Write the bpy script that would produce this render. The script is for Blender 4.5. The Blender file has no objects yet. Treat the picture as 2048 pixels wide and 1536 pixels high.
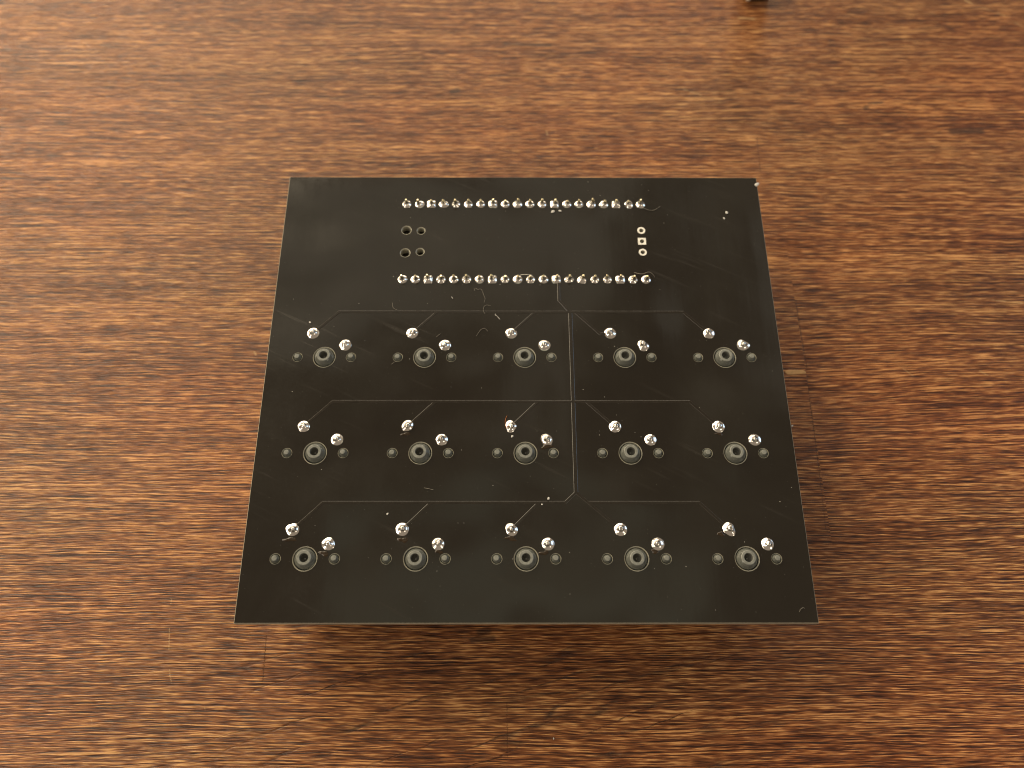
import bpy, bmesh, math, random
from mathutils import Vector, Euler, Matrix
from mathutils.geometry import delaunay_2d_cdt

MM = 0.001
H = 16.8                      # height of the board's upper face over the table, mm
scn = bpy.context.scene
C = scn.collection
R = math.radians

# ------------------------------------------------------------------ camera
CAM = (-3.035, -44.829, 140.404 + H)          # mm
ROT = Euler((0.394, -0.004, -0.001), 'XYZ')
FPX = 1620.9                                   # focal length in pixels of the 2048 px wide photograph
cd = bpy.data.cameras.new('camera')
cam = bpy.data.objects.new('camera', cd)
C.objects.link(cam)
cam.location = [v * MM for v in CAM]
cam.rotation_euler = ROT
cd.sensor_width = 36
cd.lens = FPX / 2048 * 36
cd.clip_start = 0.005
cd.clip_end = 20
cd.dof.use_dof = True
cd.dof.focus_distance = 0.147
cd.dof.aperture_fstop = 16
scn.camera = cam

# ------------------------------------------------------------------ world, lamps and added panels (an indoor photograph)
w = bpy.data.worlds.new('World')
scn.world = w
w.use_nodes = True
bg = w.node_tree.nodes['Background']
bg.inputs['Color'].default_value = (1.0, 0.80, 0.60, 1)
bg.inputs['Strength'].default_value = 0.27


def lamp(name, loc, target, sx, sy, col, radiance):
    d = bpy.data.lights.new(name, 'AREA')
    d.shape = 'RECTANGLE'
    d.size, d.size_y = sx, sy
    d.color = col
    d.energy = radiance * math.pi * sx * sy
    o = bpy.data.objects.new(name, d)
    C.objects.link(o)
    o.location = loc
    o.rotation_euler = (Vector(target) - Vector(loc)).to_track_quat('-Z', 'Y').to_euler()
    return o


T = (0, 0.02, 0)
lamp('left_window_light', (-0.62, 0.50, 0.46), T, 0.75, 0.60, (1.0, 0.84, 0.59), 6.4)
lamp('left_sheen_panel', (-0.90, -0.12, 1.10), T, 0.6, 0.5, (1.0, 0.88, 0.74), 3.6)  # unseen panel added for a sheen on the near left wood
lamp('front_left_light', (-1.02, -0.66, 0.56), T, 0.55, 0.55, (1.0, 0.88, 0.70), 3.2)
lamp('front_right_light', (1.02, -0.74, 0.56), T, 0.42, 0.50, (1.0, 0.88, 0.70), 2.4)
lamp('far_window_light', (-0.15, 1.40, 0.43), T, 1.4, 0.78, (1.0, 0.86, 0.66), 2.5)
lamp('far_sheen_panel', (-0.25, 1.08, 0.92), T, 1.0, 0.30, (1.0, 0.84, 0.64), 1.4)  # added overhead panel that gives the far wood its sheen
lamp('right_window_light', (1.10, 0.50, 0.62), T, 0.55, 0.7, (0.50, 0.73, 1.0), 2.2)


def down(name, x, y, sx, sy, rz, col, radiance):
    o = lamp(name, (x, y, 1.35), (x, y, 0), sx, sy, col, radiance)
    o.rotation_euler = (0, 0, R(rz))


down('near_reflection_panel', 0.02, 0.17, 0.70, 0.24, 0, (0.92, 1.0, 0.74), 0.36)  # unseen panel added to lighten the board's near part by reflection
down('middle_reflection_panel', -0.22, 0.88, 0.95, 0.42, 9, (1.0, 0.93, 0.72), 0.48)  # unseen panel added for the pale reflection on the board's far half
down('narrow_reflection_panel', 0.06, 0.58, 0.11, 0.34, 3, (1.0, 0.92, 0.72), 0.42)  # added strip that mirrors as a narrow band in the board
down('corner_reflection_panel', 0.56, 0.80, 0.14, 0.62, 14, (1.0, 0.95, 0.78), 0.42)  # added strip that mirrors in the board's far right corner

scn.view_settings.view_transform = 'Standard'
scn.view_settings.look = 'None'
scn.view_settings.exposure = 0.0
scn.view_settings.gamma = 1.0
scn.cycles.use_denoising = True
scn.cycles.max_bounces = 6
scn.cycles.filter_width = 1.0


# ------------------------------------------------------------------ helpers
def at(u, v, z=0.0):
    """point (mm, z over the table) seen at pixel u, v of the 2048 px photograph"""
    d = ROT.to_matrix() @ Vector(((u - 1024) / FPX, -(v - 768) / FPX, -1))
    c = Vector(CAM)
    return c + d * ((z - c.z) / d.z)


def ab(u, v):
    """the same on the board's upper face"""
    p = at(u, v, H)
    return p.x, p.y


def tag(o, label=None, cat=None, group=None, kind=None):
    if label: o['label'] = label
    if cat: o['category'] = cat
    if group: o['group'] = group
    if kind: o['kind'] = kind
    return o


def mesh(name, verts, faces, mats, fm=None, smooth=False):
    m = bpy.data.meshes.new(name)
    m.from_pydata([(a * MM, b * MM, c * MM) for a, b, c in verts], [], faces)
    for k in mats: m.materials.append(k)
    if fm: m.polygons.foreach_set('material_index', fm)
    if smooth is True:
        m.polygons.foreach_set('use_smooth', [True] * len(m.polygons))
    elif smooth:
        m.polygons.foreach_set('use_smooth', smooth)
    m.update()
    return m


def link(name, m, parent=None, loc=(0, 0, 0), rz=0.0):
    o = bpy.data.objects.new(name, m)
    C.objects.link(o)
    o.parent = parent
    o.location = [v * MM for v in loc]
    o.rotation_euler.z = rz
    return o


class NT:
    """tiny shader-graph helper"""
    def __init__(s, name):
        s.m = bpy.data.materials.new(name)
        s.m.use_nodes = True
        s.t = s.m.node_tree
        s.b = s.t.nodes['Principled BSDF']
        s.tc = s.t.nodes.new('ShaderNodeTexCoord')

    def put(s, sock, v):
        if isinstance(v, bpy.types.NodeSocket): s.t.links.new(v, sock)
        else: sock.default_value = v

    def math(s, op, a, b=0.0, c=None, clamp=False):
        n = s.t.nodes.new('ShaderNodeMath')
        n.operation = op
        n.use_clamp = clamp
        s.put(n.inputs[0], a)
        s.put(n.inputs[1], b)
        if c is not None: s.put(n.inputs[2], c)
        return n.outputs[0]

    def vmath(s, op, a, b=None):
        n = s.t.nodes.new('ShaderNodeVectorMath')
        n.operation = op
        s.put(n.inputs[0], a)
        if b is not None: s.put(n.inputs[1], b)
        return n.outputs['Value'] if op in ('LENGTH', 'DISTANCE', 'DOT_PRODUCT') else n.outputs['Vector']

    def sep(s, v):
        n = s.t.nodes.new('ShaderNodeSeparateXYZ')
        s.put(n.inputs[0], v)
        return n.outputs

    def comb(s, x, y, z):
        n = s.t.nodes.new('ShaderNodeCombineXYZ')
        for i, v in enumerate((x, y, z)): s.put(n.inputs[i], v)
        return n.outputs[0]

    def noise(s, vec, scale=1.0, detail=2.0, rough=0.5, dist=0.0):
        n = s.t.nodes.new('ShaderNodeTexNoise')
        s.put(n.inputs['Vector'], vec)
        n.inputs['Scale'].default_value = scale
        n.inputs['Detail'].default_value = detail
        n.inputs['Roughness'].default_value = rough
        n.inputs['Distortion'].default_value = dist
        return n.outputs['Fac']

    def rng(s, v, a, b, c=0.0, d=1.0, smooth=False):
        n = s.t.nodes.new('ShaderNodeMapRange')
        if smooth: n.interpolation_type = 'SMOOTHSTEP'
        s.put(n.inputs['Value'], v)
        for k, x in (('From Min', a), ('From Max', b), ('To Min', c), ('To Max', d)): s.put(n.inputs[k], x)
        return n.outputs['Result']

    def mix(s, f, a, b, mode='MIX'):
        n = s.t.nodes.new('ShaderNodeMix')
        n.data_type = 'RGBA'
        n.blend_type = mode
        s.put(n.inputs[0], f)
        s.put(n.inputs[6], a if isinstance(a, bpy.types.NodeSocket) else (*a, 1))
        s.put(n.inputs[7], b if isinstance(b, bpy.types.NodeSocket) else (*b, 1))
        return n.outputs[2]

    def ramp(s, f, stops):
        n = s.t.nodes.new('ShaderNodeValToRGB')
        s.put(n.inputs[0], f)
        e = n.color_ramp.elements
        while len(e) < len(stops): e.new(0.5)
        for k, (p, c) in zip(e, stops):
            k.position = p
            k.color = (*c, 1)
        return n.outputs[0]

    def bump(s, h, strength, dist, normal=None):
        n = s.t.nodes.new('ShaderNodeBump')
        n.inputs['Strength'].default_value = strength
        n.inputs['Distance'].default_value = dist
        s.put(n.inputs['Height'], h)
        if normal is not None: s.put(n.inputs['Normal'], normal)
        return n.outputs[0]

    def seg(s, p, a, b, wd):
        """1 on the segment a-b (mm), falling to 0 at the distance wd"""
        A = Vector((a[0], a[1], 0)); B = Vector((b[0], b[1], 0))
        d = B - A
        L = d.length
        d.normalize()
        q = s.vmath('SUBTRACT', p, tuple(A))
        t = s.math('MINIMUM', s.math('MAXIMUM', s.vmath('DOT_PRODUCT', q, tuple(d)), 0.0), L)
        sc = s.t.nodes.new('ShaderNodeVectorMath')
        sc.operation = 'SCALE'
        sc.inputs[0].default_value = tuple(d)
        s.put(sc.inputs['Scale'], t)
        dist = s.vmath('DISTANCE', q, sc.outputs[0])
        return s.rng(dist, wd * 0.35, wd, 1.0, 0.0)

    def base(s, **k):
        for n, v in k.items():
            s.put(s.b.inputs[n.replace('_', ' ')], (*v, 1) if isinstance(v, tuple) and len(v) == 3 else v)
        return s.m


# ------------------------------------------------------------------ materials
def wood():
    n = NT('table_wood')
    sc = n.vmath('MULTIPLY', n.tc.outputs['Object'], (1000, 1000, 0))      # millimetres
    x, y, _ = n.sep(sc)
    # slow bending of the grain
    wv = n.noise(n.comb(n.math('MULTIPLY', x, 0.013), n.math('MULTIPLY', y, 0.05), 3.1), 1, 2, 0.5)
    wf = n.noise(n.comb(n.math('MULTIPLY', x, 0.10), n.math('MULTIPLY', y, 0.6), 7.7), 1, 2, 0.5)
    yb = n.math('ADD', y, n.math('MULTIPLY', n.math('SUBTRACT', wv, 0.5), 3.6))
    yb = n.math('ADD', yb, n.math('MULTIPLY', n.math('SUBTRACT', wf, 0.5), 0.30))
    # a break in the veneer right of the board shifts the fibres
    brk = n.math('MULTIPLY', n.math('GREATER_THAN', x, 59.85), n.math('MULTIPLY', n.rng(y, -14, 2), n.rng(y, 40, 58, 1.0, 0.0)))
    brk = n.math('MULTIPLY', brk, n.rng(x, 62, 90, 1.0, 0.0))
    yb = n.math('ADD', yb, n.math('MULTIPLY', brk, 0.9))

    def an(fx, fy, z, det, ro, di=0.0):
        return n.noise(n.comb(n.math('MULTIPLY', x, fx), n.math('MULTIPLY', yb, fy), z), 1, det, ro, di)
    G = an(0.014, 2.7, 91.0, 2, 0.6)         # long running lines
    A = an(0.085, 2.9, 0.0, 2, 0.55)         # fibre bundles
    B = an(0.21, 4.3, 11.0, 2, 0.6)          # short fibres
    F = an(0.32, 6.0, 19.0, 1, 0.5)
    L = an(0.13, 3.9, 71.0, 1, 0.5)
    Cb = an(0.010, 0.15, 23.0, 3, 0.55)
    D = an(0.050, 0.42, 31.0, 4, 0.65)
    P = an(0.07, 1.8, 41.0, 2, 0.6)
    # fibre tone
    t = n.math('ADD', n.math('MULTIPLY', A, 0.8), n.math('MULTIPLY', B, 0.9))
    t = n.math('ADD', t, n.math('MULTIPLY', F, 0.7))
    t = n.math('ADD', t, n.math('MULTIPLY', G, 0.8))
    t = n.math('ADD', t, n.math('MULTIPLY', Cb, 0.36))
    t = n.rng(t, 1.495, 2.01)
    col = n.ramp(t, [(0.0, (0.026, 0.0075, 0.0022)), (0.24, (0.076, 0.0235, 0.0068)), (0.50, (0.172, 0.0605, 0.0172)),
                     (0.74, (0.32, 0.134, 0.043)), (1.0, (0.62, 0.335, 0.124))])
    # broad reddish and yellowish fields
    hue = n.noise(n.comb(n.math('MULTIPLY', x, 0.012), n.math('MULTIPLY', y, 0.03), 50.0), 1, 2, 0.5)
    col = n.mix(n.rng(hue, 0.35, 0.65), col, n.mix(1.0, col, (1.06, 0.90, 0.82), 'MULTIPLY'))
    # thin dark pore lines
    pl = n.math('MULTIPLY', n.rng(L, 0.56, 0.63), n.rng(A, 0.35, 0.6, 1.0, 0.35))
    col = n.mix(n.math('MULTIPLY', pl, 0.7), col, (0.035, 0.014, 0.006))
    # grey-brown pore clusters
    pore = n.math('MULTIPLY', n.rng(D, 0.55, 0.70, smooth=True), n.rng(P, 0.40, 0.62, 0.25, 1.0))
    col = n.mix(n.math('MULTIPLY', pore, 0.45), col, (0.030, 0.017, 0.010))
    # dark slanted cracks of the near part of the veneer
    ca, sa = math.cos(R(17)), math.sin(R(17))
    xr = n.math('ADD', n.math('MULTIPLY', x, ca), n.math('MULTIPLY', y, sa))
    yr = n.math('SUBTRACT', n.math('MULTIPLY', y, ca), n.math('MULTIPLY', x, sa))
    cw = n.noise(n.comb(n.math('MULTIPLY', xr, 0.10), n.math('MULTIPLY', yr, 0.4), 77.0), 1, 2, 0.5)
    yr = n.math('ADD', yr, n.math('MULTIPLY', cw, 2.2))
    cn = n.noise(n.comb(n.math('MULTIPLY', xr, 0.022), n.math('MULTIPLY', yr, 0.27), 60.0), 1, 1, 0.5)
    rid = n.rng(n.math('ABSOLUTE', n.math('SUBTRACT', cn, 0.5)), 0.006, 0.030, 1.0, 0.0)
    gate = n.noise(n.comb(n.math('MULTIPLY', xr, 0.05), n.math('MULTIPLY', yr, 0.3), 88.0), 1, 2, 0.6)
    rid = n.math('MULTIPLY', rid, n.rng(gate, 0.42, 0.55))
    near = n.math('MULTIPLY', n.rng(y, -36, -28, 1.0, 0.0), n.math('MULTIPLY', n.rng(x, -62, -35, 0.0, 1.0), n.rng(x, 25, 60, 1.0, 0.15)))
    rid = n.math('MULTIPLY', n.math('MULTIPLY', rid, near), n.rng(B, 0.40, 0.56, 0.08, 1.0))
    col = n.mix(n.math('MULTIPLY', rid, 0.75), col, (0.012, 0.006, 0.003))
    # single marks: hairline breaks (dark) and scuffs (pale)
    rough_edge = n.vmath('ADD', sc, n.comb(n.math('MULTIPLY', n.math('SUBTRACT', F, 0.5), 0.5), 0.0, 0.0))
    rough_edge = n.vmath('MULTIPLY', rough_edge, (1, 1, 0))

    def marks(segs):
        out = None
        for (u1, v1), (u2, v2), wd in segs:
            a, b = at(u1, v1), at(u2, v2)
            k = n.seg(rough_edge, a, b, wd)
            out = k if out is None else n.math('MAXIMUM', out, k)
        return out
    dark = marks([((1591, 600), (1613, 735), .12), ((1613, 748), (1638, 940), .10), ((1638, 940), (1652, 1060), .06),
                  ((1514, 275), (1521, 345), .09), ((533, 1272), (526, 1362), .07), ((1014, 1405), (1015, 1515), .045),
                  ((1578, 737), (1612, 737), .16)])
    dark = n.math('MULTIPLY', dark, n.rng(B, 0.40, 0.56, 0.0, 1.0))
    col = n.mix(n.math('MULTIPLY', dark, 0.75), col, (0.010, 0.005, 0.003))
    pale = marks([((343, 1198), (342, 1208), .13), ((339, 1257), (338, 1300), .12), ((339, 1340), (343, 1366), .13),
                  ((183, 1440), (184, 1448), .12), ((409, 1412), (410, 1420), .10), ((1478, 36), (1508, 38), .5),
                  ((1365, 178), (1402, 190), .26), ((1300, 160), (1318, 163), .2), ((1930, 0), (1945, 8), .35),
                  ((1962, 14), (2010, 32), .25), ((2030, 46), (2048, 54), .25), ((1093, 262), (1095, 270), .25),
                  ((1178, 606), (1179, 607), .1), ((1960, 742), (1976, 751), .2), ((1985, 600), (2044, 606), .22),
                  ((509, 704), (512, 709), .3), ((1805, 736), (1826, 752), .14)])
    pale = n.math('MULTIPLY', pale, n.rng(F, 0.36, 0.58))
    col = n.mix(n.math('MULTIPLY', pale, 0.6), col, (0.62, 0.42, 0.20))
    knots = marks([((1731, 217), (1733, 214), .9), ((1738, 207), (1764, 205), .5), ((905, 183), (915, 180), 1.1),
                   ((1905, 262), (1960, 262), 1.4), ((1010, 88), (1100, 90), .8), ((960, 1265), (975, 1262), 1.0),
                   ((945, 1280), (985, 1277), .9)])
    col = n.mix(n.math('MULTIPLY', knots, 0.6), col, (0.022, 0.014, 0.010))
    n.put(n.b.inputs['Base Color'], col)
    hgt = n.math('ADD', n.math('MULTIPLY', B, 0.55), n.math('MULTIPLY', F, 0.35))
    hgt = n.math('ADD', hgt, n.math('MULTIPLY', A, 0.5))
    hgt = n.math('SUBTRACT', hgt, n.math('ADD', n.math('MULTIPLY', rid, 0.5), n.math('MULTIPLY', dark, 0.5)))
    n.put(n.b.inputs['Normal'], n.bump(hgt, 0.8, 0.0004))
    n.put(n.b.inputs['Roughness'], n.rng(B, 0.3, 0.7, 0.28, 0.42))
    n.base(Specular_IOR_Level=0.36)
    return n.m


def mask_material():
    n = NT('black_solder_mask')
    sc = n.vmath('MULTIPLY', n.tc.outputs['Object'], (1000, 1000, 1000))
    cl = n.noise(sc, 0.055, 3, 0.55, 0.4)
    fine = n.noise(sc, 1.6, 3, 0.6)
    weave = n.noise(n.vmath('MULTIPLY', sc, (0.5, 0.03, 1)), 1, 2, 0.5)
    x, y, _ = n.sep(sc)
    col = n.mix(n.rng(cl, 0.35, 0.65), (0.0132, 0.0102, 0.0065), (0.0160, 0.0130, 0.0084))
    # wiping smears: thin slanted strokes, patchy
    ca, sa = math.cos(R(-26)), math.sin(R(-26))
    xr = n.math('ADD', n.math('MULTIPLY', x, ca), n.math('MULTIPLY', y, sa))
    yr = n.math('SUBTRACT', n.math('MULTIPLY', y, ca), n.math('MULTIPLY', x, sa))
    st = n.noise(n.comb(n.math('MULTIPLY', xr, 0.05), n.math('MULTIPLY', yr, 0.9), 5.0), 1, 2, 0.5)
    pt = n.noise(n.vmath('ADD', sc, (40, 9, 0)), 0.05, 2, 0.5)
    sm = n.math('MULTIPLY', n.rng(st, 0.60, 0.74), n.rng(pt, 0.48, 0.62))
    col = n.mix(n.math('MULTIPLY', sm, 0.08), col, (0.10, 0.085, 0.065))
    n.put(n.b.inputs['Base Color'], col)
    r = n.math('ADD', n.rng(cl, 0.3, 0.7, 0.12, 0.23), n.math('MULTIPLY', n.math('SUBTRACT', fine, 0.5), 0.10))
    n.put(n.b.inputs['Roughness'], n.math('ADD', r, n.math('MULTIPLY', sm, 0.1)))
    h = n.math('ADD', n.math('MULTIPLY', weave, 0.5), n.math('MULTIPLY', fine, 0.10))
    wave = n.noise(sc, 0.045, 1, 0.5)
    nw = n.bump(wave, 1.0, 0.0016)
    n.put(n.b.inputs['Normal'], n.bump(h, 0.20, 0.0002, nw))
    n.base(Specular_IOR_Level=0.5)
    return n.m


def simple(name, col, rough, metal=0.0, var=0.0, vscale=2.0, bump=0.0, **k):
    n = NT(name)
    sc = n.vmath('MULTIPLY', n.tc.outputs['Object'], (1000, 1000, 1000))
    f = n.noise(sc, vscale, 3, 0.6)
    lo = tuple(c * (1 - var) for c in col)
    hi = tuple(min(1, c * (1 + var)) for c in col)
    n.put(n.b.inputs['Base Color'], n.mix(n.rng(f, 0.3, 0.7), lo, hi))
    n.put(n.b.inputs['Roughness'], n.rng(f, 0.3, 0.7, rough * 0.8, rough * 1.2))
    if bump: n.put(n.b.inputs['Normal'], n.bump(f, bump, 0.0002))
    n.base(Metallic=metal, **k)
    return n.m


WOOD = wood()
MASK = mask_material()
TRACK = simple('mask_over_copper', (0.0175, 0.0135, 0.0088), 0.18, var=0.15)
TREDGE = simple('lit_thin_mask_edge', (0.025, 0.0195, 0.0135), 0.28, var=0.3, vscale=0.4)  # thin mask over copper, lightened for light caught by the sloped sides
FR4 = simple('bare_fibreglass_edge', (0.29, 0.27, 0.21), 0.5, var=0.2, vscale=3)
HOLE = simple('drilled_fibreglass', (0.33, 0.315, 0.25), 0.30, var=0.2, vscale=3)
SOLDER = simple('solder', (0.88, 0.85, 0.80), 0.12, 1.0, var=0.06, vscale=1.1, bump=0.25)
PIN = simple('tinned_pin', (0.86, 0.76, 0.50), 0.25, 1.0, var=0.1)
CUT = simple('cut_pin_end', (0.42, 0.39, 0.34), 0.30, 1.0, var=0.3)
PADM = simple('tinned_pad', (0.95, 0.92, 0.83), 0.60, 1.0, var=0.05)
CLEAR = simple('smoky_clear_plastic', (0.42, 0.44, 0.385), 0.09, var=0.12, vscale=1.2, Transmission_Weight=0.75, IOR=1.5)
LITEND = simple('lit_plastic_end', (0.205, 0.21, 0.185), 0.28, var=0.18, vscale=1.5)  # lit look of post and peg ends put into a lighter colour
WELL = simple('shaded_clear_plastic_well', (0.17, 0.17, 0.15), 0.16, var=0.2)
BLACKP = simple('black_plastic', (0.015, 0.015, 0.016), 0.45, var=0.2)
FLUX = simple('flux_residue', (0.030, 0.018, 0.008), 0.12, var=0.4, vscale=1.0, bump=0.4)
FINE = simple('fine_dust', (0.36, 0.345, 0.305), 0.8, var=0.3, vscale=0.5)
DUST = simple('pale_dust', (0.62, 0.60, 0.55), 0.8, var=0.1)
LINT = simple('grey_lint', (0.22, 0.20, 0.165), 0.8, var=0.1)
ORANGE = simple('orange_lint', (0.45, 0.13, 0.03), 0.7, var=0.1)
CHIPW = simple('pale_raw_wood', (0.60, 0.34, 0.13), 0.6, var=0.12, vscale=1.5)

# ------------------------------------------------------------------ table
def table():
    x0, x1, y0, y1 = -420.0, 420.0, -330.0, 380.0
    v = [(x0, y0, 0), (x1, y0, 0), (x1, y1, 0), (x0, y1, 0), (x0, y0, -28), (x1, y0, -28), (x1, y1, -28), (x0, y1, -28)]
    f = [(0, 1, 2, 3), (7, 6, 5, 4), (0, 4, 5, 1), (1, 5, 6, 2), (2, 6, 7, 3), (3, 7, 4, 0)]
    t = link('tabletop', mesh('tabletop', v, f, [WOOD]))
    tag(t, 'brown wood veneer tabletop with horizontal grain and a hairline break beside the board', kind='structure')
    return t


TABLE = table()


def veneer_chip():
    a, b = at(1574, 745), at(1612, 745)
    xa, xb, yc = a.x, b.x, a.y
    hw = 0.62
    xa -= .5
    pts = [(xa, yc + .1), (xa + .5, yc + .5), (xa + 1.8, yc + .62), (xb - .7, yc + .58), (xb - .2, yc + .38), (xb, yc - .05), (xb - .2, yc - .34),
           (xb - 1.3, yc - .36), (xa + 1.6, yc - .52), (xa + .5, yc - .48)]
    n = len(pts)
    v = [(x, y, 0.006) for x, y in pts] + [((x - (xa + xb) / 2) * .96 + (xa + xb) / 2, (y - yc) * .8 + yc, 0.07) for x, y in pts]
    f = [tuple(range(n, 2 * n))[::-1]] + [(i, (i + 1) % n, n + (i + 1) % n, n + i) for i in range(n)]
    f = [tuple(reversed(q)) for q in f]
    o = link('veneer_sliver', mesh('veneer_sliver', v, f, [CHIPW]), TABLE)
    tag(o, 'pale raised sliver of wood ending at the hairline break')


veneer_chip()

# ------------------------------------------------------------------ circuit board
U = 19.05
BX0, BX1, BY0, BY1 = -48.95, 48.95, -29.78, 60.55
TH = 1.6
PX, PY = 0.053, 44.87                      # centre of the controller's pin rows
board = bpy.data.objects.new('circuit_board', None)
C.objects.link(board)
board.empty_display_size = 0.02
tag(board, 'black circuit board lying solder side up, with keyswitch posts and rows of solder joints', 'circuit board')

SW = [((c - 2) * U, (1 - r) * U) for r in range(3) for c in range(5)]
SPIN = ((-2.54, 5.08), (3.81, 2.54))       # switch pins seen from the solder side
holes = []                                  # x, y, radius, chamfer
for x, y in SW:
    holes.append((x, y, 2.0, 0.17))
    for s in (-1, 1): holes.append((x + s * 5.08, y, 0.86, 0.11))
for x, y, r in ((-23.87, 47.45, 0.92), (-20.90, 47.30, 0.76), (-23.87, 42.10, 0.92), (-20.88, 42.35, 0.76)):
    holes.append((x, y, r, 0.14))
for k in (-1, 0, 1): holes.append((23.95, 44.86 + k * 2.57, 0.42, 0.0))


def board_sheet():
    ch = 0.11
    v, f, fm = [], [], []
    # upper face: triangulated with the holes left open
    pts, edges = [], []

    def loop(ps):
        s = len(pts)
        pts.extend(Vector(p) for p in ps)
        edges.extend((s + i, s + (i + 1) % len(ps)) for i in range(len(ps)))
        return list(range(s, s + len(ps)))
    outer = loop([(BX0 + ch, BY0 + ch), (BX1 - ch, BY0 + ch), (BX1 - ch, BY1 - ch), (BX0 + ch, BY1 - ch)])
    rings = []
    for x, y, r, c in holes:
        n = 28 if r > 1.5 else 20
        rings.append((n, loop([(x + (r + c) * math.cos(2 * math.pi * i / n), y + (r + c) * math.sin(2 * math.pi * i / n)) for i in range(n)])))
    ov, oe, of, iv, ie, jf = delaunay_2d_cdt(pts, edges, [], 0, 1e-7)
    assert len(ov) == len(pts)
    back = {}
    for i, src in enumerate(iv):
        for s_ in src: back[s_] = i
    v = [(p.x, p.y, H) for p in ov]
    for t in of:
        cx = sum(ov[i].x for i in t) / 3
        cy = sum(ov[i].y for i in t) / 3
        if any((cx - x) ** 2 + (cy - y) ** 2 < ((r + c) * 0.985) ** 2 for x, y, r, c in holes): continue
        a, b, c_ = (ov[i] for i in t)
        if (b - a).cross(c_ - a) < 0: t = t[::-1]
        f.append(tuple(t)); fm.append(0)
    # chamfered rim and sides
    def ringv(ps):
        s = len(v)
        v.extend(ps)
        return list(range(s, s + len(ps)))

    def strip(a, b, m):
        n = len(a)
        for i in range(n):
            f.append((a[i], b[i], b[(i + 1) % n], a[(i + 1) % n])); fm.append(m)
    o0 = [back[i] for i in outer]
    o1 = ringv([(x, y, H - 0.12) for x, y in ((BX0, BY0), (BX1, BY0), (BX1, BY1), (BX0, BY1))])
    o2 = ringv([(x, y, H - TH) for x, y in ((BX0, BY0), (BX1, BY0), (BX1, BY1), (BX0, BY1))])
    strip(o0, o1, 1); strip(o1, o2, 1)
    f.append(tuple(o2[::-1])); fm.append(0)
    for (x, y, r, c), (n, ring) in zip(holes, rings):
        r0 = [back[i] for i in ring]
        cs = [(math.cos(2 * math.pi * i / n), math.sin(2 * math.pi * i / n)) for i in range(n)]
        if c:
            r1 = ringv([(x + r * a, y + r * b, H - 0.10) for a, b in cs])
            for i in range(n):
                f.append((r0[(i + 1) % n], r1[(i + 1) % n], r1[i], r0[i])); fm.append(2)
        else: r1 = r0
        r2 = ringv([(x + r * a, y + r * b, H - TH + 0.02) for a, b in cs])
        for i in range(n):
            f.append((r1[(i + 1) % n], r2[(i + 1) % n], r2[i], r1[i])); fm.append(2)
    return link('board_sheet', mesh('board_sheet', v, f, [MASK, FR4, HOLE], fm), board)


board_sheet()

# copper tracks standing a hair proud under the mask -------------------------------------------------
def track_mesh(v, f, path, h, wt=0.38, ww=0.58):
    P = [Vector((x, y)) for x, y in path]
    n = len(P)
    rows = []
    for i in range(n):
        d1 = (P[i] - P[i - 1]).normalized() if i else (P[1] - P[0]).normalized()
        d2 = (P[i + 1] - P[i]).normalized() if i < n - 1 else d1
        nn = Vector((-(d1 + d2).y, (d1 + d2).x)).normalized()
        k = 1 / max(0.4, nn.dot(Vector((-d1.y, d1.x))))
        row = []
        for off, z in ((ww / 2, -0.01), (wt / 2, h), (-wt / 2, h), (-ww / 2, -0.01)):
            q = P[i] + nn * off * k
            row.append(len(v)); v.append((q.x, q.y, H + z))
        rows.append(row)
    for a, b in zip(rows, rows[1:]):
        for j in range(3): f.append((a[j], a[j + 1], b[j + 1], b[j]))


def track(paths, add=0.0):
    v, f = [], []
    for k, p in enumerate(paths): track_mesh(v, f, p, 0.050 - 0.004 * k - add * .01, .38 + add * (k == 0), .58 + add * (k == 0))
    m = mesh('copper_track', v, [t[::-1] for t in f], [TRACK, TREDGE], [(1, 0, 1)[i % 3] for i in range(len(f))])
    link('copper_track', m, board)


def pad(i): # left pin of switch i
    return SW[i][0] + SPIN[0][0], SW[i][1] + SPIN[0][1]


xv = 8.95                                   # the long track down the board
for r, (ub, u5) in enumerate(((680, 1375), (665, 1380), (648, 1400))):
    vb = (624, 803, 1005)[r]
    yb = ab(1024, vb)[1]
    p = [pad(r * 5 + i) for i in range(5)]
    def left(i): return [(p[i][0] + (yb - p[i][1]), yb), p[i]]
    def right(i): return [(p[i][0] - (yb - p[i][1]), yb), p[i]]
    if r < 2:
        main = [p[0], left(0)[0], right(4)[0], p[4]]
        track([main, left(1), left(2), [(ab((1143, 1172)[r], vb)[0], yb), p[3]] if r else [(ab(1150, 628)[0], yb), ab(1200, 668), p[3]]])
    else:
        yk = yb + 1.85
        main = [p[0], left(0)[0], (xv - 1.95, yb), (xv, yk)]
        track([main, [(xv, yk), p[3]], [(xv + 1.95, yb), right(4)[0], p[4]], left(1), left(2)])
y1 = ab(1024, 624)[1]
track([[(xv, ab(1024, 1005)[1] + 1.85), (xv, y1)], [(xv - .1, y1), ab(1118, 601), (ab(1118, 601)[0], PY - 8.89 - .7)]], .22)

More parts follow.
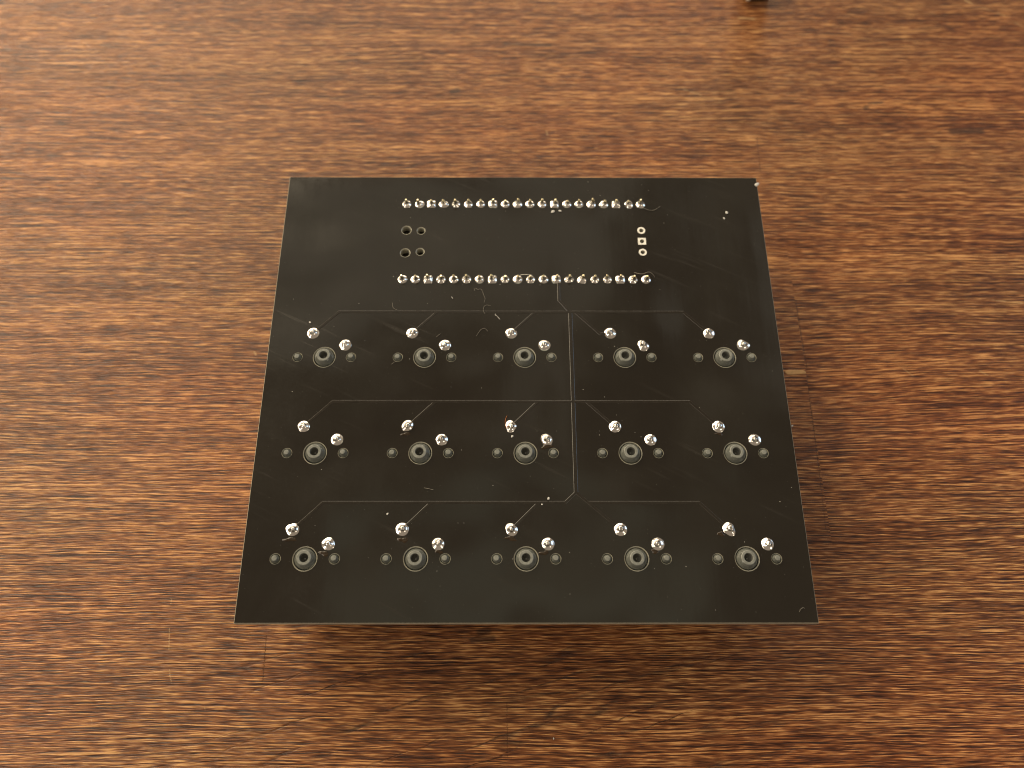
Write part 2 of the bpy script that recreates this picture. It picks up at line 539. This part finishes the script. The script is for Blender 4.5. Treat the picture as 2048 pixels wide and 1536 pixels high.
# solder joints ----------------------------------------------------------------------------------------
def joint(rng, r0, hgt, tip, tiph, square=False, blob=0.0, seg=24):
    big = r0 > 1
    ph = [rng.uniform(0, 6.28) for _ in range(4)]
    am = [rng.uniform(0.0, 0.09), rng.uniform(0.0, 0.07), rng.uniform(0.0, 0.04), rng.uniform(0.0, 0.02)]
    if blob: am = [a * (1 + blob * 2) for a in am]
    cx, cy = rng.uniform(-.16, .16) * r0, rng.uniform(-.08, .18) * r0
    lean = rng.uniform(-.10, .10), rng.uniform(-.08, .10)
    fac = rng.choice((2, 3, 4)); fp = rng.uniform(0, 6.28)
    conc = rng.uniform(0.70, 1.45)
    ridge = rng.uniform(0.0, 0.05)
    prof = [(1.0, 0.0), (0.965, 0.06), (0.86, 0.13), (0.71, 0.24), (0.56, 0.39), (0.44, 0.60), (0.37, 0.85)]
    v, f, sm, fm = [], [], [], []
    rings = []
    for k, (q, z) in enumerate(prof):
        row = []
        for i in range(seg):
            a = 2 * math.pi * i / seg
            w = 1 + sum(am[j] * math.cos((j + 1) * a + ph[j]) for j in range(4)) * min(1, 2 * (1 - abs(q - .75)))
            w += ridge * (abs(((a + fp) * fac / 6.283) % 1 - .5) - .25) * (0.4 if k < 2 else 1.2) * (1.2 - q)
            rr = r0 * q
            if square:
                s_ = 1 / max(abs(math.cos(a)), abs(math.sin(a)))
                b = max(0.0, (q - 0.45) / 0.55)
                rr *= 1 + (min(s_, 1.33) - 1) * b * 0.95
            if k < 2 and not blob: w = 1 + (w - 1) * .35
            zz = hgt * (z ** conc)
            t_ = 1 - q
            row.append(len(v))
            v.append((rr * w * math.cos(a) + cx * t_ + lean[0] * zz, rr * w * math.sin(a) + cy * t_ + lean[1] * zz, zz - 0.005 if k else 0.0))
        rings.append(row)
    ex, ey = cx + lean[0] * hgt, cy + lean[1] * hgt
    ta = rng.uniform(0, 6.28)
    for k, (rr, zz) in enumerate(((tip * 1.15, hgt), (tip, hgt + tiph * .25), (tip * .93, hgt + tiph * .85), (tip * .6, hgt + tiph))):
        row = []
        for i in range(seg):
            a = 2 * math.pi * i / seg
            row.append(len(v))
            v.append((rr * math.cos(a) + ex, rr * (0.75 if tip > .4 else 1) * math.sin(a) + ey, zz + 0.16 * tip * math.cos(a - ta)))
        rings.append(row)
    for k, (a, b) in enumerate(zip(rings, rings[1:])):
        for i in range(seg):
            f.append((a[i], a[(i + 1) % seg], b[(i + 1) % seg], b[i])); fm.append(1 if k >= len(prof) and not big else 0); sm.append(True)
    f.append(tuple(rings[-1])); fm.append(2 if big else 1); sm.append(False)
    return mesh('solder_joint', v, f, [SOLDER, PIN, CUT], fm, sm)


rng = random.Random(11)
for s in (1, -1):
    for k in range(20):
        sq = k in (2, 7, 12, 17)
        b = 0.6 if (s, k) in ((1, 3), (1, 1), (1, 16), (-1, 13), (-1, 14), (1, 18)) else 0.0
        tall = rng.uniform(0.62, 0.95)
        m = joint(rng, 0.88 if sq else rng.uniform(0.87, 0.95), tall, 0.27, rng.uniform(0.55, 0.95), sq, b, 20)
        link('solder_joint', m, board, (PX + (k - 9.5) * 2.54, PY + s * 8.89, H))

# bare pads of the debug port -------------------------------------------------------------------------------
for k in (1, 0, -1):
    n = 20
    v, f = [], []
    ri, ro = 0.44, 0.83
    rows = []
    for q, z in ((ro, -0.003), (ro - .02, 0.045), (ri, 0.045), (ri - .03, -0.6)):
        row = []
        for i in range(n):
            a = 2 * math.pi * (i + .5) / n
            s_ = q
            if k == 0 and q > .6: s_ = q * min(1 / max(abs(math.cos(a)), abs(math.sin(a))), 1.40)
            row.append(len(v)); v.append((s_ * math.cos(a), s_ * math.sin(a), z))
        rows.append(row)
    for a, b in zip(rows, rows[1:]):
        for i in range(n): f.append((a[i], a[(i + 1) % n], b[(i + 1) % n], b[i]))
    o = link('solder_pad', mesh('solder_pad', v, f, [PADM]), board, (23.95, 44.86 + k * 2.57, H))
    tag(o, 'square bare solder pad' if k == 0 else 'round bare solder pad')

# keyswitches ----------------------------------------------------------------------------------------------
def lathe(prof, n, ph=0.0):
    v, f = [], []
    rows = []
    for r, z in prof:
        if r == 0:
            rows.append([len(v)]); v.append((0, 0, z)); continue
        rows.append(list(range(len(v), len(v) + n)))
        v.extend((r * math.cos(2 * math.pi * i / n + ph), r * math.sin(2 * math.pi * i / n + ph), z) for i in range(n))
    for a, b in zip(rows, rows[1:]):
        for i in range(n):
            j = (i + 1) % n
            if len(b) == 1: f.append((a[i], a[j], b[0]))
            else: f.append((a[i], a[j], b[j], b[i]))
    return v, f


def auto(m, deg=28):
    bm = bmesh.new(); bm.from_mesh(m)
    for fc in bm.faces: fc.smooth = True
    for e in bm.edges:
        if len(e.link_faces) == 2 and e.calc_face_angle(0) > R(deg): e.smooth = False
    bm.to_mesh(m); bm.free()
    return m


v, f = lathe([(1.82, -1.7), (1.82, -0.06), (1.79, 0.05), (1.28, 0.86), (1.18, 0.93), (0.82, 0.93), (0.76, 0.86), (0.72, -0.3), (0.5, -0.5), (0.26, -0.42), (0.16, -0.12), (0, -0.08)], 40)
POST = auto(mesh('centre_post', v, f, [CLEAR, WELL, LITEND], [1 if k // 40 >= 6 else 2 if k // 40 >= 3 else 0 for k in range(len(f))]))
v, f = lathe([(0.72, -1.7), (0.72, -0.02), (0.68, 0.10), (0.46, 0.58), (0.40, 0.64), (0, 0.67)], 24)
PEG = auto(mesh('locating_peg', v, f, [CLEAR, LITEND], [1 if k // 24 >= 3 else 0 for k in range(len(f))]))


def housing():
    v, f = [], []
    rows = []
    for hw, z in ((6.95, -TH - .04), (6.95, -6.2), (7.7, -6.25), (7.7, -7.2), (6.9, -7.25), (5.3, -12.9), (2.9, -12.95), (2.9, -H + .01)):
        rows.append(list(range(len(v), len(v) + 4)))
        v.extend(((-hw, -hw, z), (hw, -hw, z), (hw, hw, z), (-hw, hw, z)))
    f.append(tuple(rows[0]))
    for a, b in zip(rows, rows[1:]):
        for i in range(4): f.append((a[i], b[i], b[(i + 1) % 4], a[(i + 1) % 4]))
    f.append(tuple(rows[-1][::-1]))
    return mesh('keyswitch', v, f, [BLACKP])


HOUS = housing()
for i, (x, y) in enumerate(SW):
    sw = link('keyswitch', HOUS, board, (x, y, H))
    lean = rng.uniform(0, 6.28)
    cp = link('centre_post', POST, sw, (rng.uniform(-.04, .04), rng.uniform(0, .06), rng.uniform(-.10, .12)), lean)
    cp.rotation_euler.x, cp.rotation_euler.y = R(rng.uniform(-2, 2)), R(rng.uniform(-2, 2))
    for s in (-1, 1):
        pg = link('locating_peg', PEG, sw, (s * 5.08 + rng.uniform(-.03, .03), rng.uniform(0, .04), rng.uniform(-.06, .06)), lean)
        pg.rotation_euler.x, pg.rotation_euler.y = R(rng.uniform(-3, 3)), R(rng.uniform(-3, 3))
    for j, (dx, dy) in enumerate(SPIN):
        rough = 0.45 if i in (7, 10) or rng.random() < .2 else 0.0
        m = joint(rng, rng.uniform(1.08, 1.16), rng.uniform(0.62, 0.9), rng.uniform(.20, .36), rng.uniform(.05, .2), False, rough, 26)
        link('solder_joint', m, sw, (dx, dy, 0))


# the controller board under the two pin rows
def box(v, f, x0, x1, y0, y1, z0, z1):
    s = len(v)
    v.extend([(x0, y0, z0), (x1, y0, z0), (x1, y1, z0), (x0, y1, z0), (x0, y0, z1), (x1, y0, z1), (x1, y1, z1), (x0, y1, z1)])
    for q in ((0, 3, 2, 1), (4, 5, 6, 7), (0, 1, 5, 4), (1, 2, 6, 5), (2, 3, 7, 6), (3, 0, 4, 7)):
        f.append(tuple(s + k for k in q))


v, f = [], []
box(v, f, PX - 25.5, PX + 25.5, PY - 10.5, PY + 10.5, H - TH - 3.6, H - TH - 2.6)
for s in (-1, 1): box(v, f, PX - 25.4, PX + 25.4, PY + s * 8.89 - 1.25, PY + s * 8.89 + 1.25, H - TH - 2.598, H - TH - .02)
link('controller_module', mesh('controller_module', v, f, [BLACKP]), board)


# flux residue by some joints
def residue(u, vv, sx, sy, seed):
    g = random.Random(seed)
    n = 14
    ph = [g.uniform(0, 6.28) for _ in range(3)]
    def rad(a): return 1 + .25 * math.cos(a * 2 + ph[0]) + .2 * math.cos(a * 3 + ph[1]) + .12 * math.cos(a * 5 + ph[2])
    v, f, rows = [], [], []
    for q, z in ((1, 0.0), (.82, .06), (.5, .11)):
        rows.append(list(range(len(v), len(v) + n)))
        v.extend((sx * q * rad(2 * math.pi * i / n) * math.cos(2 * math.pi * i / n), sy * q * rad(2 * math.pi * i / n) * math.sin(2 * math.pi * i / n), z) for i in range(n))
    for a, b in zip(rows, rows[1:]):
        for i in range(n): f.append((a[i], a[(i + 1) % n], b[(i + 1) % n], b[i]))
    f.append(tuple(rows[-1]))
    x, y = ab(u, vv)
    link('flux_residue', mesh('flux_residue', v, f, [FLUX], smooth=True), board, (x, y, H + .003))


for k, a in enumerate(((580, 1079, 1.0, .42), (648, 1107, .9, .4), (806, 1080, .8, .5), (1022, 1077, 1.0, .4), (1088, 1106, .8, .4),
                       (1442, 1068, .8, .35), (1310, 1103, .7, .35), (812, 868, .8, .35), (1094, 893, .9, .5), (878, 1103, .6, .4), (1438, 868, .7, .25))):
    residue(*a, 70 + k)

# ------------------------------------------------------------------ loose bits lying on board and table
def flake(name, u, vv, size, seed, label, zbase, group=None, mat=None, cat='crumb'):
    g = random.Random(seed)
    bm = bmesh.new()
    bmesh.ops.create_icosphere(bm, subdivisions=2 if size > .3 else 1, radius=1)
    for q in bm.verts:
        k = g.uniform(.75, 1.2)
        q.co = Vector((q.co.x * size * k * 1.2, q.co.y * size * k * .9, (q.co.z + .8) * size * .45)) * MM
    for q in bm.verts: q.co.z = max(q.co.z, 0)
    m = bpy.data.meshes.new(name)
    bm.to_mesh(m); bm.free()
    m.materials.append(mat or DUST)
    p = at(u, vv, zbase)
    o = link(name, m, None, (p.x, p.y, zbase + 0.002), g.uniform(0, 6))
    tag(o, label, cat, group)
    return o


G = 'pale crumbs lying on the board'
ZT = H
flake('crumb', 1513, 370, .46, 1, 'large white crumb at the far right corner of the black board', ZT, G)
flake('crumb', 1453, 426, .31, 2, 'upper of a pair of white crumbs near the far right corner of the board', ZT, G)
flake('crumb', 1448, 437, .24, 3, 'lower, smaller of a pair of white crumbs near the far right corner of the board', ZT, G)
flake('crumb', 1106, 424, .34, 4, 'oblong white crumb just below the far row of pins, left of two', ZT, G)
flake('crumb', 1120, 422, .28, 5, 'thin white crumb just below the far row of pins, right of two', ZT, G)
flake('crumb', 1097, 997, .25, 6, 'pale crumb beside the near track, close to where it bends', ZT, G)
flake('crumb', 1084, 1009, .19, 7, 'tiny pale crumb below the near track', ZT, G)
flake('crumb', 1024, 873, .25, 8, 'dull grey crumb below the joint with the orange hair', ZT, G)
flake('crumb', 775, 1028, .21, 9, 'bright speck above the second joint from left in the near row', ZT, G)
flake('crumb', 620, 645, .22, 10, 'bright speck above the far left switch joint', ZT, G)
flake('crumb', 1584, 852, .24, 12, 'white crumb on the table touching the right edge of the board', 0.0)
flake('crumb', 1107, 1477, .17, 13, 'pale speck on the wood below the near edge of the board', 0.0)


def fibre(name, pix, rad, label, mat=None, group=None, z=H, lift=.10):
    P = [at(u, v_, z) for u, v_ in pix]
    for p_ in P: p_.z = z + rad + .01
    # smooth the chain
    for _ in range(2):
        Q = [P[0]]
        for a, b in zip(P, P[1:]): Q += [a * .75 + b * .25, a * .25 + b * .75]
        P = Q + [P[-1]]
    for i, p_ in enumerate(P): p_.z += lift * math.sin(math.pi * i / (len(P) - 1))
    c = sum(P, Vector()) / len(P)
    v, f, rows = [], [], []
    for i, p_ in enumerate(P):
        d = (P[min(i + 1, len(P) - 1)] - P[max(i - 1, 0)]).normalized()
        s_ = d.cross(Vector((0, 0, 1))).normalized()
        t_ = s_.cross(d)
        row = []
        for k in range(5):
            a = 2 * math.pi * k / 5
            q = p_ - Vector((c.x, c.y, z)) + (s_ * math.cos(a) + t_ * math.sin(a)) * rad
            row.append(len(v)); v.append(tuple(q))
        rows.append(row)
    for a, b in zip(rows, rows[1:]):
        for k in range(5): f.append((a[k], a[(k + 1) % 5], b[(k + 1) % 5], b[k]))
    f.append(tuple(rows[0][::-1])); f.append(tuple(rows[-1]))
    o = link(name, mesh(name, v, f, [mat or LINT], smooth=True), None, (c.x, c.y, z))
    tag(o, label, 'fibre', group)


GF = 'lint fibres lying on the board'
fibre('lint_fibre', [(948, 582), (949, 578), (953, 577), (956, 581), (959, 578), (964, 580), (967, 590), (971, 598), (968, 605)], .035, 'long hooked grey lint fibre below the near pin row', None, GF)
fibre('lint_fibre', [(981, 612), (974, 610), (968, 613), (966, 622), (970, 628)], .035, 'curved grey lint fibre crossing the uppermost track', None, GF)
fibre('lint_fibre', [(991, 628), (990, 631), (993, 632), (995, 634), (1000, 639)], .05, 'short pale fibre with a looped end below the uppermost track', DUST, GF)
fibre('lint_fibre', [(953, 672), (958, 664), (964, 658), (970, 657), (976, 663)], .035, 'arched grey lint fibre left of the middle switch of the far row', None, GF)
fibre('lint_fibre', [(785, 606), (785, 613), (788, 618), (794, 620)], .035, 'small curved lint fibre touching the uppermost track near its left', None, GF)
fibre('lint_fibre', [(1284, 415), (1296, 421), (1306, 422), (1314, 418), (1320, 413)], .035, 'curved lint fibre beyond the right end of the far pin row', None, GF)
fibre('lint_fibre', [(1268, 546), (1276, 551), (1284, 553), (1296, 548), (1304, 551), (1309, 555)], .05, 'wavy lint fibre over the right end of the near pin row', None, GF, lift=.9)
fibre('lint_fibre', [(1012, 856), (1010, 848), (1011, 840), (1014, 832)], .045, 'orange brown hair by the joint in the middle of the board', ORANGE, GF, lift=.5)
fibre('lint_fibre', [(848, 976), (858, 978), (867, 980)], .04, 'short straight tan fibre between middle and near rows of switches', None, GF)
fibre('lint_fibre', [(1598, 1224), (1601, 1218), (1606, 1215), (1609, 1217)], .035, 'small curled lint fibre at the near right corner of the board', None, GF)
fibre('lint_fibre', [(783, 729), (787, 726), (792, 723)], .03, 'tiny straight fibre left of the second switch of the far row', None, GF)
fibre('lint_fibre', [(1041, 551), (1048, 554), (1058, 554), (1064, 552)], .05, 'pale thread bridging two pins of the near pin row', DUST, GF, lift=.9)
fibre('lint_fibre', [(565, 631), (572, 627)], .03, 'tiny pale fibre near the left edge of the board', None, GF) if 0 else None
fibre('lint_fibre', [(873, 674), (877, 671), (881, 668)], .035, 'short grey fibre above the right joint of the second far switch', None, GF)
fibre('lint_fibre', [(903, 594), (906, 598)], .05, 'very short pale fibre left of the long hooked one', DUST, GF)


def dust():
    g = random.Random(5)
    v, f = [], []

    def grain(x, y, z, s):
        b = len(v)
        a0 = g.uniform(0, 6.28)
        e = g.uniform(.5, 1.0)
        for k in range(5):
            a = 2 * math.pi * k / 5
            q = g.uniform(.7, 1.2) * s
            dx, dy = math.cos(a) * q, math.sin(a) * q * e
            v.append((x + dx * math.cos(a0) - dy * math.sin(a0), y + dx * math.sin(a0) + dy * math.cos(a0), z))
        v.append((x, y, z + s * .7))
        for k in range(5): f.append((b + k, b + (k + 1) % 5, b + 5))
    spots = [(587, 598, .9), (718, 607, 1.1), (668, 653, .8), (819, 718, 1.0), (584, 783, 1.0), (855, 607, 1.0), (936, 507, .9), (1000, 569, 1.3), (1080, 570, 1.3),
             (1216, 567, 1.0), (787, 553, 1.3), (821, 435, 1.1), (1011, 422, 1.0), (1176, 364, 1.3), (1283, 370, 1.0), (1297, 381, 1.2), (1200, 391, 1.2), (1335, 430, .9),
             (1328, 446, 1.0), (1229, 693, 1.1), (1167, 779, 1.1), (1209, 794, 1.0), (1399, 815, 1.0), (1233, 830, .9), (643, 939, 1.2), (585, 783, 1.1), (902, 774, 1.0),
             (923, 900, 1.0), (630, 1051, 1.1), (874, 1142, 1.2), (737, 1115, .9), (667, 1243, .9), (1372, 1133, 1.5), (1583, 975, 1.1), (1560, 1003, 1.2), (1431, 1220, 1.2),
             (1489, 1084, 1.1), (1282, 874, 1.1), (1199, 862, .8), (986, 971, 1.2), (916, 1046, 1.1), (928, 1046, 1.0), (1545, 742, .9), (1500, 705, 1.2), (1309, 1137, .8),
             (1025, 1118, 1.2), (1139, 1105, .9), (1140, 1188, .9), (880, 1172, .8), (950, 580, .9), (963, 776, .8), (1074, 862, 1.0), (1113, 862, .9), (1270, 865, .9), (1199, 870, 1.1)]
    for u, vv, s in spots:
        x, y = ab(u, vv); grain(x, y, H + .002, .085 * s)
    for _ in range(650):
        x, y = g.uniform(BX0 + .5, BX1 - .5), g.uniform(BY0 + .5, BY1 - .5)
        grain(x, y, H + .002, g.choice((.015, .018, .022, .026, .03, .032, .04)))
    for _ in range(260):
        k = g.choice(list(SW))
        grain(k[0] + g.gauss(0, 4), k[1] + g.gauss(2, 3), H + .002, g.uniform(.015, .035))
    for _ in range(200):
        grain(PX + g.uniform(-27, 27), PY + g.choice((-1, 1)) * 8.89 + g.gauss(0, 1.6), H + .002, g.uniform(.015, .045))
    o = link('dust', mesh('dust', v, f, [FINE]))
    tag(o, 'fine pale dust scattered over the black board', 'dust', kind='stuff')


dust()


# dark thing at the far edge of the photograph
def dark_object():
    a, b = at(1482, 3), at(1541, 3)
    x0, x1, y = a.x, b.x, a.y
    root = bpy.data.objects.new('dark_block', None)
    C.objects.link(root)
    root.location = ((x0 + x1) / 2 * MM, (y + 5) * MM, 0)
    root.empty_display_size = 0.01
    tag(root, 'small dark object on the table cut off by the far edge of the photograph', 'block')
    hw = (x1 - x0) / 2
    v, f, rows = [], [], []
    for s_, z in ((.97, 0), (1.0, .4), (1.0, 5.0), (.93, 6.0), (.8, 6.4)):
        row = []
        for k in range(24):
            an = 2 * math.pi * k / 24
            c, s = math.cos(an), math.sin(an)
            q = (abs(c) ** 5 + abs(s) ** 5) ** -.2
            row.append(len(v)); v.append((c * q * hw * s_, s * q * 5 * s_, z))
        rows.append(row)
    for p, q in zip(rows, rows[1:]):
        for k in range(24): f.append((p[k], p[(k + 1) % 24], q[(k + 1) % 24], q[k]))
    f.append(tuple(rows[-1])); f.append(tuple(rows[0][::-1]))
    link('block_body', mesh('block_body', v, f, [BLACKP], smooth=True), root)
    v, f = lathe([(0.0, 0), (.55, 0), (.55, .5), (.3, .62), (0, .64)][1:], 12)
    o = link('glint_stud', mesh('glint_stud', v, f, [PADM], smooth=True), root, (-hw + 1.6, -5.0, 0.9))  # small metal stud made up for the pale glint
    o.rotation_euler.x = R(90)


dark_object()
